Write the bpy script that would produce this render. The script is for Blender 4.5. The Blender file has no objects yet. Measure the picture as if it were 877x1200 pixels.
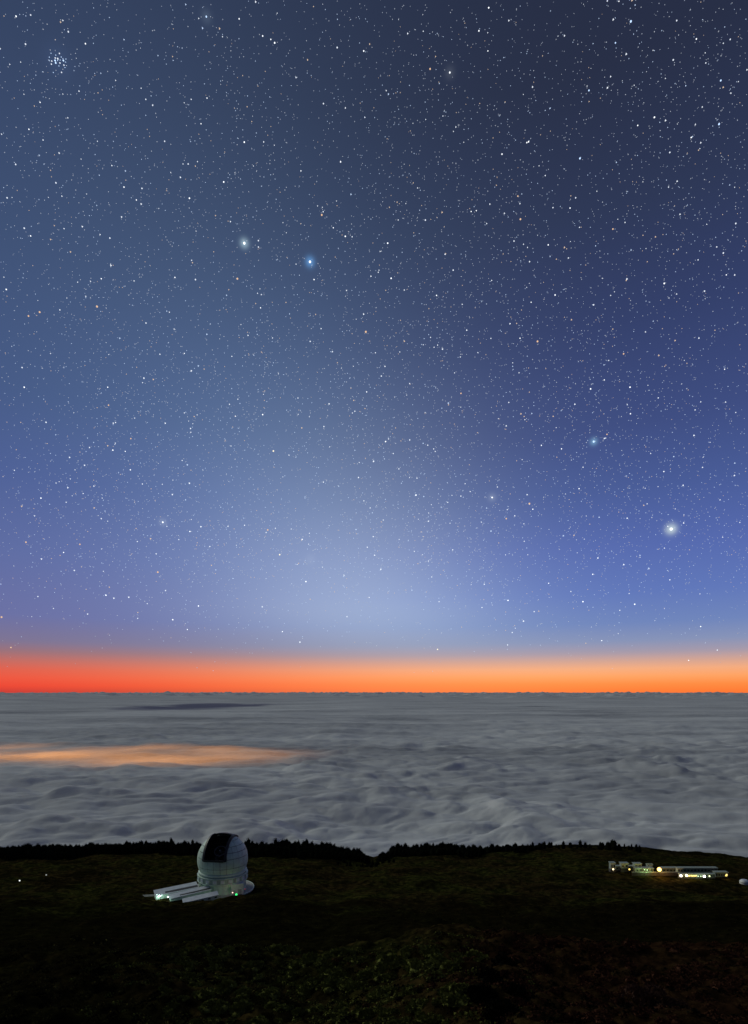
import bpy, bmesh, math, random
import numpy as np
from mathutils import Vector, Matrix

sc = bpy.context.scene
C = sc.collection
R = math.radians
random.seed(7)
rng = np.random.default_rng(11)

# ------------------------------------------------------------------ camera
F, CX, HY = 700.0, 438.5, 810.0            # focal length in photo pixels, principal column, horizon row
cam_d = bpy.data.cameras.new('camera')
cam = bpy.data.objects.new('camera', cam_d)
C.objects.link(cam)
cam.location = (0, 0, 0)
cam.rotation_euler = (R(90), 0, 0)
cam_d.sensor_fit = 'VERTICAL'
cam_d.sensor_height = 36
cam_d.sensor_width = 36 * 877 / 1200
cam_d.lens = 36 * F / 1200
cam_d.shift_y = (HY - 600) / 1200
cam_d.clip_start = 0.5
cam_d.clip_end = 2.0e6
sc.camera = cam

sc.view_settings.view_transform = 'Standard'
sc.view_settings.look = 'None'
sc.view_settings.exposure = 0
sc.view_settings.gamma = 1
sc.view_settings.use_curve_mapping = False
sc.cycles.max_bounces = 5
sc.cycles.use_denoising = True


def lin(c):
    return tuple(((v / 255) / 12.92 if v / 255 <= .04045 else ((v / 255 + .055) / 1.055) ** 2.4) for v in c)


def sky_dir(px, py):
    return Vector(((px - CX) / F, 1.0, (HY - py) / F)).normalized()


# ------------------------------------------------------------------ node expression helper
class X:
    def __init__(s, nt, sock): s.nt, s.s = nt, sock
    def _m(s, op, *a, clamp=False):
        n = s.nt.nodes.new('ShaderNodeMath'); n.operation = op; n.use_clamp = clamp
        for i, v in enumerate((s,) + a):
            if isinstance(v, X): s.nt.links.new(v.s, n.inputs[i])
            else: n.inputs[i].default_value = v
        return X(s.nt, n.outputs[0])
    def __add__(s, o): return s._m('ADD', o)
    def __sub__(s, o): return s._m('SUBTRACT', o)
    def __mul__(s, o): return s._m('MULTIPLY', o)
    def __truediv__(s, o): return s._m('DIVIDE', o)
    def exp(s): return s._m('EXPONENT')
    def sqrt(s): return s._m('SQRT')
    def smooth(s, a, b):
        n = s.nt.nodes.new('ShaderNodeMapRange'); n.interpolation_type = 'SMOOTHSTEP'
        s.nt.links.new(s.s, n.inputs[0]); n.inputs[1].default_value = a; n.inputs[2].default_value = b
        return X(s.nt, n.outputs[0])


def vdot(nt, d, v):
    n = nt.nodes.new('ShaderNodeVectorMath'); n.operation = 'DOT_PRODUCT'
    nt.links.new(d, n.inputs[0]); n.inputs[1].default_value = v
    return X(nt, n.outputs['Value'])


def vdist(nt, d, v):
    n = nt.nodes.new('ShaderNodeVectorMath'); n.operation = 'DISTANCE'
    nt.links.new(d, n.inputs[0]); n.inputs[1].default_value = v
    return X(nt, n.outputs['Value'])


def ramp(nt, fac, stops, conv=True):
    n = nt.nodes.new('ShaderNodeValToRGB')
    el = n.color_ramp.elements
    while len(el) < len(stops): el.new(0.5)
    for e, (p, c) in zip(el, sorted(stops)):
        e.position = p
        c = lin(c) if conv else c
        e.color = (*c[:3], 1)
    nt.links.new(fac.s if isinstance(fac, X) else fac, n.inputs[0])
    return n.outputs[0]


def mixc(nt, fac, a, b, mode='MIX'):
    n = nt.nodes.new('ShaderNodeMix'); n.data_type = 'RGBA'; n.blend_type = mode; n.clamp_factor = False
    for i, v in ((0, fac), (6, a), (7, b)):
        if isinstance(v, X): nt.links.new(v.s, n.inputs[i])
        elif isinstance(v, bpy.types.NodeSocket): nt.links.new(v, n.inputs[i])
        elif i == 0: n.inputs[i].default_value = v
        else: n.inputs[i].default_value = (*v[:3], 1)
    return n.outputs[2]


# ------------------------------------------------------------------ world: twilight sky before dawn
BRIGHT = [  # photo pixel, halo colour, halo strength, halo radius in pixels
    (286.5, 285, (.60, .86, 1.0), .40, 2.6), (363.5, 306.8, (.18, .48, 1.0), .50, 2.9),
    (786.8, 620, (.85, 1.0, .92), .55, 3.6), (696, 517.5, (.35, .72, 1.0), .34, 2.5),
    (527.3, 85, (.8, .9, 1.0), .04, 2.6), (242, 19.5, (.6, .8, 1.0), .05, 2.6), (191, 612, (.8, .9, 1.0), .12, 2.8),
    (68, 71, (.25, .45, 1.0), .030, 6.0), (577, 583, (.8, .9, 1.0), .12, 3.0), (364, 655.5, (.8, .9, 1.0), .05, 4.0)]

w = bpy.data.worlds.new('World'); sc.world = w; w.use_nodes = True
nt = w.node_tree; nt.nodes.clear()
tc = nt.nodes.new('ShaderNodeTexCoord'); D = tc.outputs['Generated']
dx, dy, dz = vdot(nt, D, (1, 0, 0)), vdot(nt, D, (0, 1, 0)), vdot(nt, D, (0, 0, 1))
hyp = (dx * dx + dy * dy + 1e-9).sqrt()
az, fwd = dx / hyp, dy / hyp
left = ramp(nt, dz, [(0, (205, 60, 54)), (.007, (236, 68, 52)), (.019, (238, 84, 64)), (.031, (226, 94, 76)), (.044, (196, 106, 98)),
                     (.057, (156, 112, 120)), (.072, (126, 115, 146)), (.11, (106, 111, 163)), (.2, (92, 105, 160)), (.3, (74, 91, 146)),
                     (.4, (64, 83, 128)), (.55, (56, 73, 110)), (.68, (50, 64, 96)), (.8, (44, 55, 82)), (1, (38, 46, 66))])
right = ramp(nt, dz, [(0, (255, 120, 50)), (.011, (255, 138, 64)), (.023, (255, 162, 98)), (.035, (244, 172, 128)), (.047, (210, 164, 148)),
                      (.060, (166, 154, 170)), (.077, (136, 148, 184)), (.105, (112, 134, 188)), (.15, (97, 120, 186)), (.22, (86, 106, 174)),
                      (.3, (73, 92, 151)), (.38, (63, 78, 130)), (.5, (52, 64, 106)), (.6, (46, 56, 86)), (.7, (40, 47, 70)), (1, (34, 40, 58))])
away = ramp(nt, dz, [(0, (78, 80, 112)), (.1, (72, 78, 112)), (.3, (58, 68, 100)), (.6, (46, 54, 80)), (1, (36, 42, 62))])
base = mixc(nt, az.smooth(-.62, .36), left, right)
# zodiacal light: a cone along the ecliptic
e1 = sky_dir(452, 790)
e2 = sky_dir(218, 420); e2 = (e2 - e1 * e2.dot(e1)).normalized()
e3 = e1.cross(e2)
u, v = vdot(nt, D, e2), vdot(nt, D, e3)
wd = u * 0.09 + 0.150
cone = (u * u * (-1 / .215)).exp() * (v * v / (wd * wd) * -0.5).exp()
cone = cone * dz.smooth(.02, .15) * vdot(nt, D, e1).smooth(-.1, .3)
zcol = mixc(nt, u.smooth(.12, .55), (.86, 1.0, .84), (.46, .74, 1.0))
zod = mixc(nt, cone * 0.25, (0, 0, 0), zcol)
warm = mixc(nt, (v * v * -11.0).exp() * dz.smooth(.085, .0) * 0.10, (0, 0, 0), (1, .72, .30))
col = mixc(nt, 1.0, base, zod, 'ADD')
col = mixc(nt, 1.0, col, warm, 'ADD')
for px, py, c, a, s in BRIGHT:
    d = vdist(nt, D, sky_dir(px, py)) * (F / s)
    col = mixc(nt, (d * d * -0.5).exp() * a, col, c)  # soft glow of each bright star painted into the sky colour
col = mixc(nt, fwd.smooth(.55, -.45), col, away)
col = mixc(nt, dz.smooth(-.004, -.03), col, lin((34, 38, 48)))
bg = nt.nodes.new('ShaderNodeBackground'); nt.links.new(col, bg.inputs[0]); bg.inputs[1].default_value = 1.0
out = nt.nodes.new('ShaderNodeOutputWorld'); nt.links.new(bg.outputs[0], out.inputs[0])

# weak soft light added from the front left to shape the clouds; no moon
sl = bpy.data.lights.new('sun', 'SUN'); sl.energy = 1.05; sl.angle = R(34); sl.color = (.96, 1.0, .84)
so = bpy.data.objects.new('sun', sl); C.objects.link(so)
so.rotation_euler = Vector((.70, -.50, -.52)).to_track_quat('-Z', 'Y').to_euler()


# ------------------------------------------------------------------ noise in numpy
def _hash(ix, iy, seed):
    h = (ix.astype(np.int64) * 374761393 + iy.astype(np.int64) * 668265263 + seed * 1442695041) & 0xffffffff
    h = ((h ^ (h >> 13)) * 1274126177) & 0xffffffff
    return ((h ^ (h >> 16)) & 0xffff) / 65536.0 * 2 * np.pi


def perlin(x, y, seed=0):
    x = np.asarray(x, float); y = np.asarray(y, float)
    ix, iy = np.floor(x), np.floor(y); fx, fy = x - ix, y - iy
    ux, uy = fx * fx * fx * (fx * (fx * 6 - 15) + 10), fy * fy * fy * (fy * (fy * 6 - 15) + 10)
    def g(a, b):
        t = _hash(ix + a, iy + b, seed)
        return np.cos(t) * (fx - a) + np.sin(t) * (fy - b)
    n0 = g(0, 0) * (1 - ux) + g(1, 0) * ux
    n1 = g(0, 1) * (1 - ux) + g(1, 1) * ux
    return (n0 * (1 - uy) + n1 * uy) * 1.5


# ------------------------------------------------------------------ materials
def new_mat(name):
    m = bpy.data.materials.new(name); m.use_nodes = True
    return m, m.node_tree, m.node_tree.nodes['Principled BSDF']


def plain(name, c, rough=.7, metal=0, var=.25, scale=1.5, bump=.0):
    m, t, p = new_mat(name)
    tcn = t.nodes.new('ShaderNodeTexCoord')
    n = t.nodes.new('ShaderNodeTexNoise'); n.inputs['Scale'].default_value = scale; n.inputs['Detail'].default_value = 5
    t.links.new(tcn.outputs['Object'], n.inputs['Vector'])
    lo = tuple(v * (1 - var) for v in c); hi = tuple(min(1, v * (1 + var)) for v in c)
    t.links.new(ramp(t, n.outputs[0], [(.3, lo), (.7, hi)], False), p.inputs['Base Color'])
    p.inputs['Roughness'].default_value = rough; p.inputs['Metallic'].default_value = metal
    if rough > .94: p.inputs['Specular IOR Level'].default_value = 0
    if bump:
        b = t.nodes.new('ShaderNodeBump'); b.inputs['Strength'].default_value = bump
        t.links.new(n.outputs[0], b.inputs['Height']); t.links.new(b.outputs[0], p.inputs['Normal'])
    return m


def glow(name, c, s, sample=True):
    m = bpy.data.materials.new(name); m.use_nodes = True; t = m.node_tree; t.nodes.clear()
    e = t.nodes.new('ShaderNodeEmission'); e.inputs[0].default_value = (*c, 1); e.inputs[1].default_value = s
    o = t.nodes.new('ShaderNodeOutputMaterial'); t.links.new(e.outputs[0], o.inputs[0])
    if not sample:
        d = t.nodes.new('ShaderNodeBsdfDiffuse'); d.inputs[0].default_value = (.9, .9, .9, 1); a = t.nodes.new('ShaderNodeAddShader')
        t.links.new(e.outputs[0], a.inputs[0]); t.links.new(d.outputs[0], a.inputs[1]); t.links.new(a.outputs[0], o.inputs[0])
    if not sample: m.cycles.emission_sampling = 'NONE'
    return m


def mesh(name, verts, faces, mats=(), smooth=False, idx=None):
    me = bpy.data.meshes.new(name)
    me.from_pydata([tuple(v) for v in verts], [], [tuple(f) for f in faces])
    for m in mats: me.materials.append(m)
    if idx is not None: me.polygons.foreach_set('material_index', np.asarray(idx, np.int32))
    if smooth: me.polygons.foreach_set('use_smooth', np.ones(len(me.polygons), bool))
    me.update()
    return me


def grid_mesh(name, P, mat, wrap=True):
    """P: rows x cols x 3, closed round the camera axis when wrap."""
    nr, nc = P.shape[:2]
    me = bpy.data.meshes.new(name)
    r = np.arange(nr - 1)[:, None]; c = np.arange(nc if wrap else nc - 1)[None, :]
    c2 = (c + 1) % nc
    q = np.stack([r * nc + c, r * nc + c2, (r + 1) * nc + c2, (r + 1) * nc + c], -1).reshape(-1, 4)
    me.vertices.add(nr * nc); me.vertices.foreach_set('co', P.reshape(-1).astype(np.float32))
    me.loops.add(q.size); me.loops.foreach_set('vertex_index', q.reshape(-1).astype(np.int32))
    me.polygons.add(len(q)); me.polygons.foreach_set('loop_start', np.arange(0, q.size, 4, dtype=np.int32))
    me.polygons.foreach_set('use_smooth', np.ones(len(q), bool))
    me.materials.append(mat); me.update(calc_edges=True); me.validate()
    return me


def link(name, me, parent=None, **kw):
    o = bpy.data.objects.new(name, me); C.objects.link(o)
    if parent is not None: o.parent = parent
    for k, val in kw.items(): o[k] = val
    return o


def thing(name, label, cat, loc=(0, 0, 0), rz=0, group=None, me=None):
    o = bpy.data.objects.new(name, me); C.objects.link(o)
    o.location = loc; o.rotation_euler.z = rz
    o['label'] = label; o['category'] = cat
    if group: o['group'] = group
    return o


class MB:
    def __init__(s): s.v, s.f, s.i = [], [], []
    def add(s, vs, fs, mi=0):
        b = len(s.v); s.v += [tuple(p) for p in vs]; s.f += [tuple(k + b for k in f) for f in fs]; s.i += [mi] * len(fs)
    def box(s, c, d, rz=0, mi=0):
        m = Matrix.Rotation(rz, 3, 'Z')
        vs = [Vector(c) + m @ Vector((a * d[0] / 2, b * d[1] / 2, e * d[2] / 2)) for e in (-1, 1) for a, b in ((-1, -1), (1, -1), (1, 1), (-1, 1))]
        s.add(vs, [(3, 2, 1, 0), (4, 5, 6, 7), (0, 1, 5, 4), (1, 2, 6, 5), (2, 3, 7, 6), (3, 0, 4, 7)], mi)
    def bar(s, a, b, r, n=6, r2=None, mi=0):
        a, b = Vector(a), Vector(b); d = (b - a).normalized(); r2 = r if r2 is None else r2
        p = d.cross(Vector((0, 0, 1)) if abs(d.z) < .9 else Vector((1, 0, 0))).normalized(); q = d.cross(p)
        vs = [c + (p * math.cos(2 * math.pi * k / n) + q * math.sin(2 * math.pi * k / n)) * rr for c, rr in ((a, r), (b, r2)) for k in range(n)]
        s.add(vs, [(k, (k + 1) % n, n + (k + 1) % n, n + k) for k in range(n)] + [tuple(range(n - 1, -1, -1)), tuple(range(n, 2 * n))], mi)
    def lathe(s, prof, n=64, closed=False, mi=0):
        vs = [(r * math.cos(2 * math.pi * k / n), r * math.sin(2 * math.pi * k / n), z) for r, z in prof for k in range(n)]
        m = len(prof); fs = []
        for j in range(m if closed else m - 1):
            j2 = (j + 1) % m
            fs += [(j * n + k, j * n + (k + 1) % n, j2 * n + (k + 1) % n, j2 * n + k) for k in range(n)]
        s.add(vs, fs, mi)
    def prism(s, poly, z0, z1, mi=0):
        n = len(poly)
        vs = [(x, y, z0) for x, y in poly] + [(x, y, z1) for x, y in poly]
        s.add(vs, [tuple(range(n - 1, -1, -1)), tuple(range(n, 2 * n))] + [(k, (k + 1) % n, n + (k + 1) % n, n + k) for k in range(n)], mi)
    def mesh(s, name, *mats, smooth=False): return mesh(name, s.v, s.f, mats, smooth, s.i)
    def build(s, name, mats, parent=None, smooth=False, **kw):
        mats = mats if isinstance(mats, (list, tuple)) else (mats,)
        return link(name, s.mesh(name, *mats, smooth=smooth), parent, **kw)


def ball(mb, c, r, n=8, m=6, squash=1, mi=0):
    vs = [(c[0], c[1], c[2] + r * squash)] + [(c[0] + r * math.sin(math.pi * j / m) * math.cos(2 * math.pi * k / n),
          c[1] + r * math.sin(math.pi * j / m) * math.sin(2 * math.pi * k / n), c[2] + r * squash * math.cos(math.pi * j / m))
          for j in range(1, m) for k in range(n)] + [(c[0], c[1], c[2] - r * squash)]
    fs = [(0, 1 + k, 1 + (k + 1) % n) for k in range(n)]
    for j in range(m - 2):
        fs += [(1 + j * n + k, 1 + (j + 1) * n + k, 1 + (j + 1) * n + (k + 1) % n, 1 + j * n + (k + 1) % n) for k in range(n)]
    b = 1 + (m - 2) * n
    fs += [(b + k, len(vs) - 1, b + (k + 1) % n) for k in range(n)]
    mb.add(vs, fs, mi)


# ------------------------------------------------------------------ terrain
PROF_Y = [-6000, -3000, -200, -20, 0, 4, 10, 40, 80, 120, 165, 195, 235, 265, 330, 400, 430, 470, 9000]
PROF_Z = [-2400, -1300, -60, -6, -1.75, -4.2, -8.5, -27, -47, -60, -72.5, -87, -100.5, -108, -122.5, -137.5, -144.6, -150.5, -150.5]
RID_S = [-400, -100, 0, 100, 200, 260, 300, 380, 410, 437, 460, 500, 550, 600, 650, 690, 720, 760, 800, 877, 1000, 1300]
RID_Y = [1010, 1005, 1003, 1001, 996, 999, 1000, 1001, 1006, 1012, 1004, 1000, 1001, 998, 995, 994.5, 996.5, 999.5, 1002, 1008.5, 1019, 1040]
RY = 690.0


def ground_z(x, y):
    x = np.asarray(x, float); y = np.asarray(y, float)
    s = x / RY * F + CX
    zr = -(np.interp(s, RID_S, RID_Y) - HY) / F * RY
    z = np.interp(y, PROF_Y, PROF_Z)
    t = np.clip((y - 470) / (RY - 470), 0, 1)
    bulge = 2.0 * np.sin(t * np.pi)
    zf = -150.5 + (zr + 150.5) * t + bulge
    far = np.maximum(y - RY, 0)
    zf = zf - .06 * np.minimum(far, 30) - .55 * np.maximum(far - 30, 0)
    z = np.where(y > 470, zf, z)
    z = np.where(y > 250, z, z - 0)
    # relief
    r = np.hypot(x, y)
    a = np.clip(r / 60, 0, 1)
    z = z + a * (3.6 * perlin(x / 46, y / 46, 3) + 1.7 * perlin(x / 17, y / 17, 4) + .5 * np.abs(perlin(x / 7, y / 7, 9))) * np.clip((760 - y) / 70, 0.25, 1)
    nearm = np.clip((230 - y) / 60, 0, 1) * a
    z = z + nearm * (4.2 * perlin(x / 34 + 3, y / 34, 5) + 1.7 * np.abs(perlin(x / 7.5, y / 7.5, 6)) + .7 * np.abs(perlin(x / 2.6, y / 2.6, 7)))
    z = z + a * .3 * perlin(x / 5.0, y / 5.0, 8)
    # shoulder of the near slope on the right
    z = z + 5.0 * np.exp(-((x - 62) / 42) ** 2 - ((y - 150) / 34) ** 2)
    # levelled ground
    for cx, cy, rad, fall, zz in PADS:
        m = np.clip((np.hypot(x - cx, (y - cy)) - rad) / fall, 0, 1); m = m * m * (3 - 2 * m)
        z = zz * (1 - m) + z * m
    return np.maximum(z, -2400)


DOME = Vector((-112.4, 444.0, -146.2))
PADS = [(-112.4, 444, 24, 18, -147.3), (-136, 420, 15, 14, -145.0), (-158, 424, 8, 8, -145.4), (262, 508, 62, 40, -158.8)]


def gz(x, y): return float(ground_z(np.array([x]), np.array([y]))[0])


def at(px, py, depth):
    """World point seen at a photo pixel at a given depth in metres."""
    return Vector(((px - CX) / F * depth, depth, (HY - py) / F * depth))


def hit(px, py, y0=60, y1=420):
    """First point of the ground along the line of sight of a photo pixel."""
    ys = np.arange(y0, y1, .5); xs = (px - CX) / F * ys; zs = (HY - py) / F * ys
    g = ground_z(xs, ys); k = np.argmax(g >= zs)
    return (xs[k], ys[k], g[k]) if g[k] >= zs[k] else None


m_ground, t, p = new_mat('heath')
geo = t.nodes.new('ShaderNodeNewGeometry'); pos = geo.outputs['Position']


def tex(t, scale, detail=6, rough=.6, vec=None, dist=0):
    n = t.nodes.new('ShaderNodeTexNoise'); n.inputs['Scale'].default_value = scale
    n.inputs['Detail'].default_value = detail; n.inputs['Roughness'].default_value = rough; n.inputs['Distortion'].default_value = dist
    if vec is not None: t.links.new(vec, n.inputs['Vector'])
    return X(t, n.outputs[0])


big, mid, fine = tex(t, .013, 4, vec=pos), tex(t, .07, 6, .65, vec=pos), tex(t, .2, 8, .78, vec=pos)
py_, px_ = vdot(t, pos, (0, 1, 0)), vdot(t, pos, (1, 0, 0))
green = ramp(t, fine, [(.36, (0.0027, 0.0041, 0.0014)), (.5, (0.0203, 0.0230, 0.0054)), (.66, (0.0702, 0.0702, 0.0149))], False)
brown = ramp(t, fine, [(.36, (0.0028, 0.0028, 0.0014)), (.5, (0.0210, 0.0154, 0.0056)), (.66, (0.0700, 0.0476, 0.0154))], False)
rust = ramp(t, fine, [(.3, (0.0076, 0.0038, 0.0019)), (.55, (0.0342, 0.0133, 0.0076)), (.75, (0.0798, 0.0342, 0.0209))], False)
scrub = ramp(t, fine, [(.3, (0.0026, 0.0026, 0.0013)), (.6, (0.0078, 0.0065, 0.0026)), (.78, (0.0234, 0.0182, 0.0052))], False)  # near-black ground tone, also used for the painted valley shade
c1 = mixc(t, (mid + big * .9).smooth(.80, 1.10), brown, green)
slope_dist = (py_ + (mid - .5) * 160 + (big - .5) * 120)
belt = slope_dist.smooth(175, 205) * slope_dist.smooth(400, 330)  # shade of the hollow painted into the ground as a dark belt
c2 = mixc(t, belt * .85, c1, scrub)
c2 = mixc(t, tex(t, .035, 5, .6, vec=pos).smooth(.50, .62) * .75, c2, scrub)
c2 = mixc(t, (slope_dist + px_ * 0).smooth(690, 730) * .8, c2, scrub)
near_rust = (px_ + (mid - .5) * 90).smooth(0, 50) * py_.smooth(240, 190)
c2 = mixc(t, near_rust * .6, c2, rust)
near_dim = (px_ + (mid - .5) * 60).smooth(-30, -62) * py_.smooth(240, 190)
c2 = mixc(t, near_dim * .7, c2, scrub)
t.links.new(c2, p.inputs['Base Color']); p.inputs['Roughness'].default_value = .95; p.inputs['Specular IOR Level'].default_value = .0
b = t.nodes.new('ShaderNodeBump'); b.inputs['Strength'].default_value = .9; b.inputs['Distance'].default_value = 1.2
t.links.new((fine + mid * 1.5).s, b.inputs['Height']); t.links.new(b.outputs[0], p.inputs['Normal'])

azs = np.concatenate([np.linspace(-math.pi, -.68, 70, endpoint=False), np.linspace(-.68, .68, 620), np.linspace(.68, math.pi, 70, endpoint=False)[1:]])
rad = np.concatenate([[0.3], np.geomspace(2, 55, 30, endpoint=False), np.geomspace(55, 880, 470, endpoint=False), np.geomspace(880, 9000, 60)])
xx = rad[:, None] * np.sin(azs)[None, :]; yy = rad[:, None] * np.cos(azs)[None, :]
link('ground', grid_mesh('ground', np.stack([xx, yy, ground_z(xx, yy)], -1), m_ground), kind='structure')

# ------------------------------------------------------------------ sea of clouds
CLOUD = -1000.0


def cloud_z(x, y):
    r = np.hypot(x, y)
    samp = np.maximum(r * .0017, r * r / (F * 1000) * .30)   # local mesh spacing
    def oct_(wl, amp, seed, bill):
        k = np.clip((wl / samp - 2.0) / 3.0, 0, 1)
        n = perlin(x / (wl * 1.35) + seed * 7.3, y / (wl * .9) - seed * 3.1, seed)
        if bill: n = np.sqrt(n * n + .004) * 1.6 - .42
        return amp * k * n
    flat = 1 - .42 * np.exp(-np.maximum(((x + 4600) / 4200) ** 2 + ((y - 10000) / 2100) ** 2 - .35, 0) * 2.0)
    x0, y0 = x, y
    x = x0 + 260 * perlin(x0 / 2300, y0 / 2300, 31); y = y0 + 260 * perlin(x0 / 2300, y0 / 2300, 32)
    h = oct_(9000, 70, 41, False) + oct_(3600, 40, 42, False) + oct_(14000, 80, 48, True)
    b1 = oct_(1700, 44, 43, True)
    x = x + 70 * perlin(x0 / 520, y0 / 520, 33); y = y + 70 * perlin(x0 / 520, y0 / 520, 34)
    b2 = oct_(820, 50, 44, True) + oct_(460, 48, 45, True) + oct_(300, 20, 52, True)
    x = x + 22 * perlin(x0 / 150, y0 / 150, 35); y = y + 22 * perlin(x0 / 150, y0 / 150, 36)
    b3 = oct_(190, 14, 46, True) + oct_(110, 5.0, 47, True) + oct_(55, 1.6, 51, True)
    # puffs are livelier on the swells and smoother in the hollows
    lively = np.clip(.75 + b1 / 110, .45, 1.15)
    h = (h + b1 + b2 * lively + b3 * lively) * flat
    # low domes far out on the horizon
    tow = np.clip(perlin(x / 3600, y / 16000, 49) + .5 * perlin(x / 30000, y / 60000, 50) - .38, 0, 1) * 1150 * np.clip((r - 85000) / 30000, 0, 1)
    return CLOUD + h + tow


# trough of lower cloud far out on the left
def trough(x, y):
    u = (x + 13200 + 2600 * perlin(x / 9000, y / 9000, 61)) / 5400
    v = (y - 41500 - 4500 * perlin(x / 6000, y / 6000, 62) - .28 * (x + 13200)) / 7600
    return np.exp(-np.maximum(u * u + v * v - .15, 0) * 2.2)


mc = bpy.data.materials.new('cloud'); mc.use_nodes = True; t = mc.node_tree; t.nodes.clear()
geo = t.nodes.new('ShaderNodeNewGeometry'); pos = geo.outputs['Position']
st = t.nodes.new('ShaderNodeMapping'); st.inputs['Scale'].default_value = (.00013, .00050, .0006); t.links.new(pos, st.inputs['Vector'])
n1 = tex(t, 1.0, 6, .6, st.outputs[0], .6)
n2 = tex(t, .004, 7, .62, pos, .4)
ccol = ramp(t, n1 * .75 + n2 * .25, [(.36, (.44, .45, .47)), (.5, (.70, .71, .71)), (.62, (.90, .91, .89))], False)
gx, gy = vdot(t, pos, (1, 0, 0)), vdot(t, pos, (0, 1, 0))
wob = tex(t, .00022, 5, .6, pos)
gu = (gx + 11800 + (wob - .5) * 7000) / 4600
gv = (gy - 41500 - (gx + 13200) * .55 + (wob - .5) * 16000) / 10500
dark_streak = (gu * gu + gv * gv).smooth(1.25, .35)      # dark purplish streak put into the cloud colour
ccol = mixc(t, dark_streak * .9, ccol, (.22, .22, .33))
df = t.nodes.new('ShaderNodeBsdfDiffuse'); t.links.new(ccol, df.inputs[0])
tr = t.nodes.new('ShaderNodeBsdfTranslucent'); tr.inputs[0].default_value = (.8, .8, .8, 1)
bm_ = t.nodes.new('ShaderNodeBump'); bm_.inputs['Strength'].default_value = .30; bm_.inputs['Distance'].default_value = 30
t.links.new(n2.s, bm_.inputs['Height']); t.links.new(bm_.outputs[0], df.inputs['Normal'])
ms = t.nodes.new('ShaderNodeMixShader'); ms.inputs[0].default_value = .22
t.links.new(df.outputs[0], ms.inputs[1]); t.links.new(tr.outputs[0], ms.inputs[2])
o_ = t.nodes.new('ShaderNodeOutputMaterial'); t.links.new(ms.outputs[0], o_.inputs[0])

azs = np.concatenate([np.linspace(-math.pi, -.66, 60, endpoint=False), np.linspace(-.66, .66, 760), np.linspace(.66, math.pi, 60, endpoint=False)[1:]])
pp = np.concatenate([np.linspace(900, 230, 24, endpoint=False), np.linspace(230, 34, 330, endpoint=False), np.geomspace(34, 1.6, 120)])
rad = CLOUD * -F / pp
xx = rad[:, None] * np.sin(azs)[None, :]; yy = rad[:, None] * np.cos(azs)[None, :]
zz = cloud_z(xx, yy) - 230 * trough(xx, yy)
link('cloud_sea', grid_mesh('cloud_sea', np.stack([xx, yy, zz], -1), mc), kind='stuff')

m_sea, t, p = new_mat('sea'); p.inputs['Base Color'].default_value = (.012, .016, .026, 1); p.inputs['Roughness'].default_value = .25
link('sea', mesh('sea', [(-7e5, -7e5, -2396), (7e5, -7e5, -2396), (7e5, 7e5, -2396), (-7e5, 7e5, -2396)], [(0, 1, 2, 3)], (m_sea,)), kind='structure')

# lights of a town below the cloud deck, shining up through it
for k in range(40):
    f = (k + random.random()) / 40
    X0 = -7700 + 6300 * f
    Y0 = 9900 - 350 * f + random.uniform(-1, 1) * 2200 * (1 - .72 * f)
    ld = bpy.data.lights.new('town_light', 'SPOT'); ld.energy = 3.2e7 * random.uniform(.7, 1.25) * (.45 if f > .85 else 1)
    ld.color = (1.0, .36, .035); ld.shadow_soft_size = 150; ld.spot_size = R(92); ld.spot_blend = 1.0
    lo = bpy.data.objects.new('town_light', ld); C.objects.link(lo); lo.location = (X0, Y0, CLOUD - 1080); lo.rotation_euler = (R(180), 0, 0)

# ------------------------------------------------------------------ observatory
m_white = plain('white_paint', (.62, .80, .66), .55, 0, .12, .35)
m_white2 = plain('pale_cladding', (.66, .80, .69), .5, 0, .10, .6)
m_grey = plain('grey_wall', (.36, .44, .39), .7, 0, .15, .4)
m_dark = plain('dark_steel', (.022, .023, .025), .5, 0, .3, 1)
m_black = plain('dark_interior', (.012, .012, .013), .9, 0, .3, .5)
m_steel = plain('telescope_steel', (.22, .22, .23), .45, .3, .2, 1)
m_conc = plain('pale_concrete', (.42, .41, .36), .9, 0, .2, .5, .2)
m_road = plain('asphalt', (.07, .07, .065), .95, 0, .25, .8, .2)
m_path = plain('pale_gravel', (.26, .27, .24), .95, 0, .25, .8, .2)
m_roofm = plain('pale_metal_roof', (.70, .74, .78), .45, 0, .10, .4)
m_win = plain('dark_glass', (.02, .025, .03), .12, 0, .1, 1)

SR, SZ = 18.3, 22.0                 # sphere radius and height of its centre over the pad
obs = thing('observatory_dome', 'round white telescope dome with a black open slit on a drum base', 'observatory', DOME, R(-7))
HW = 8.1                            # half width of the slit


def sph(lat, lon, r):
    return (r * math.cos(lat) * math.sin(lon), -r * math.cos(lat) * math.cos(lon), SZ + r * math.sin(lat))


def in_slit(x, y, z):
    if abs(x) > HW: return False
    el = math.degrees(math.atan2(z - SZ, -y))       # from the front equator over the zenith
    return 9.5 < el < 118


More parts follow.
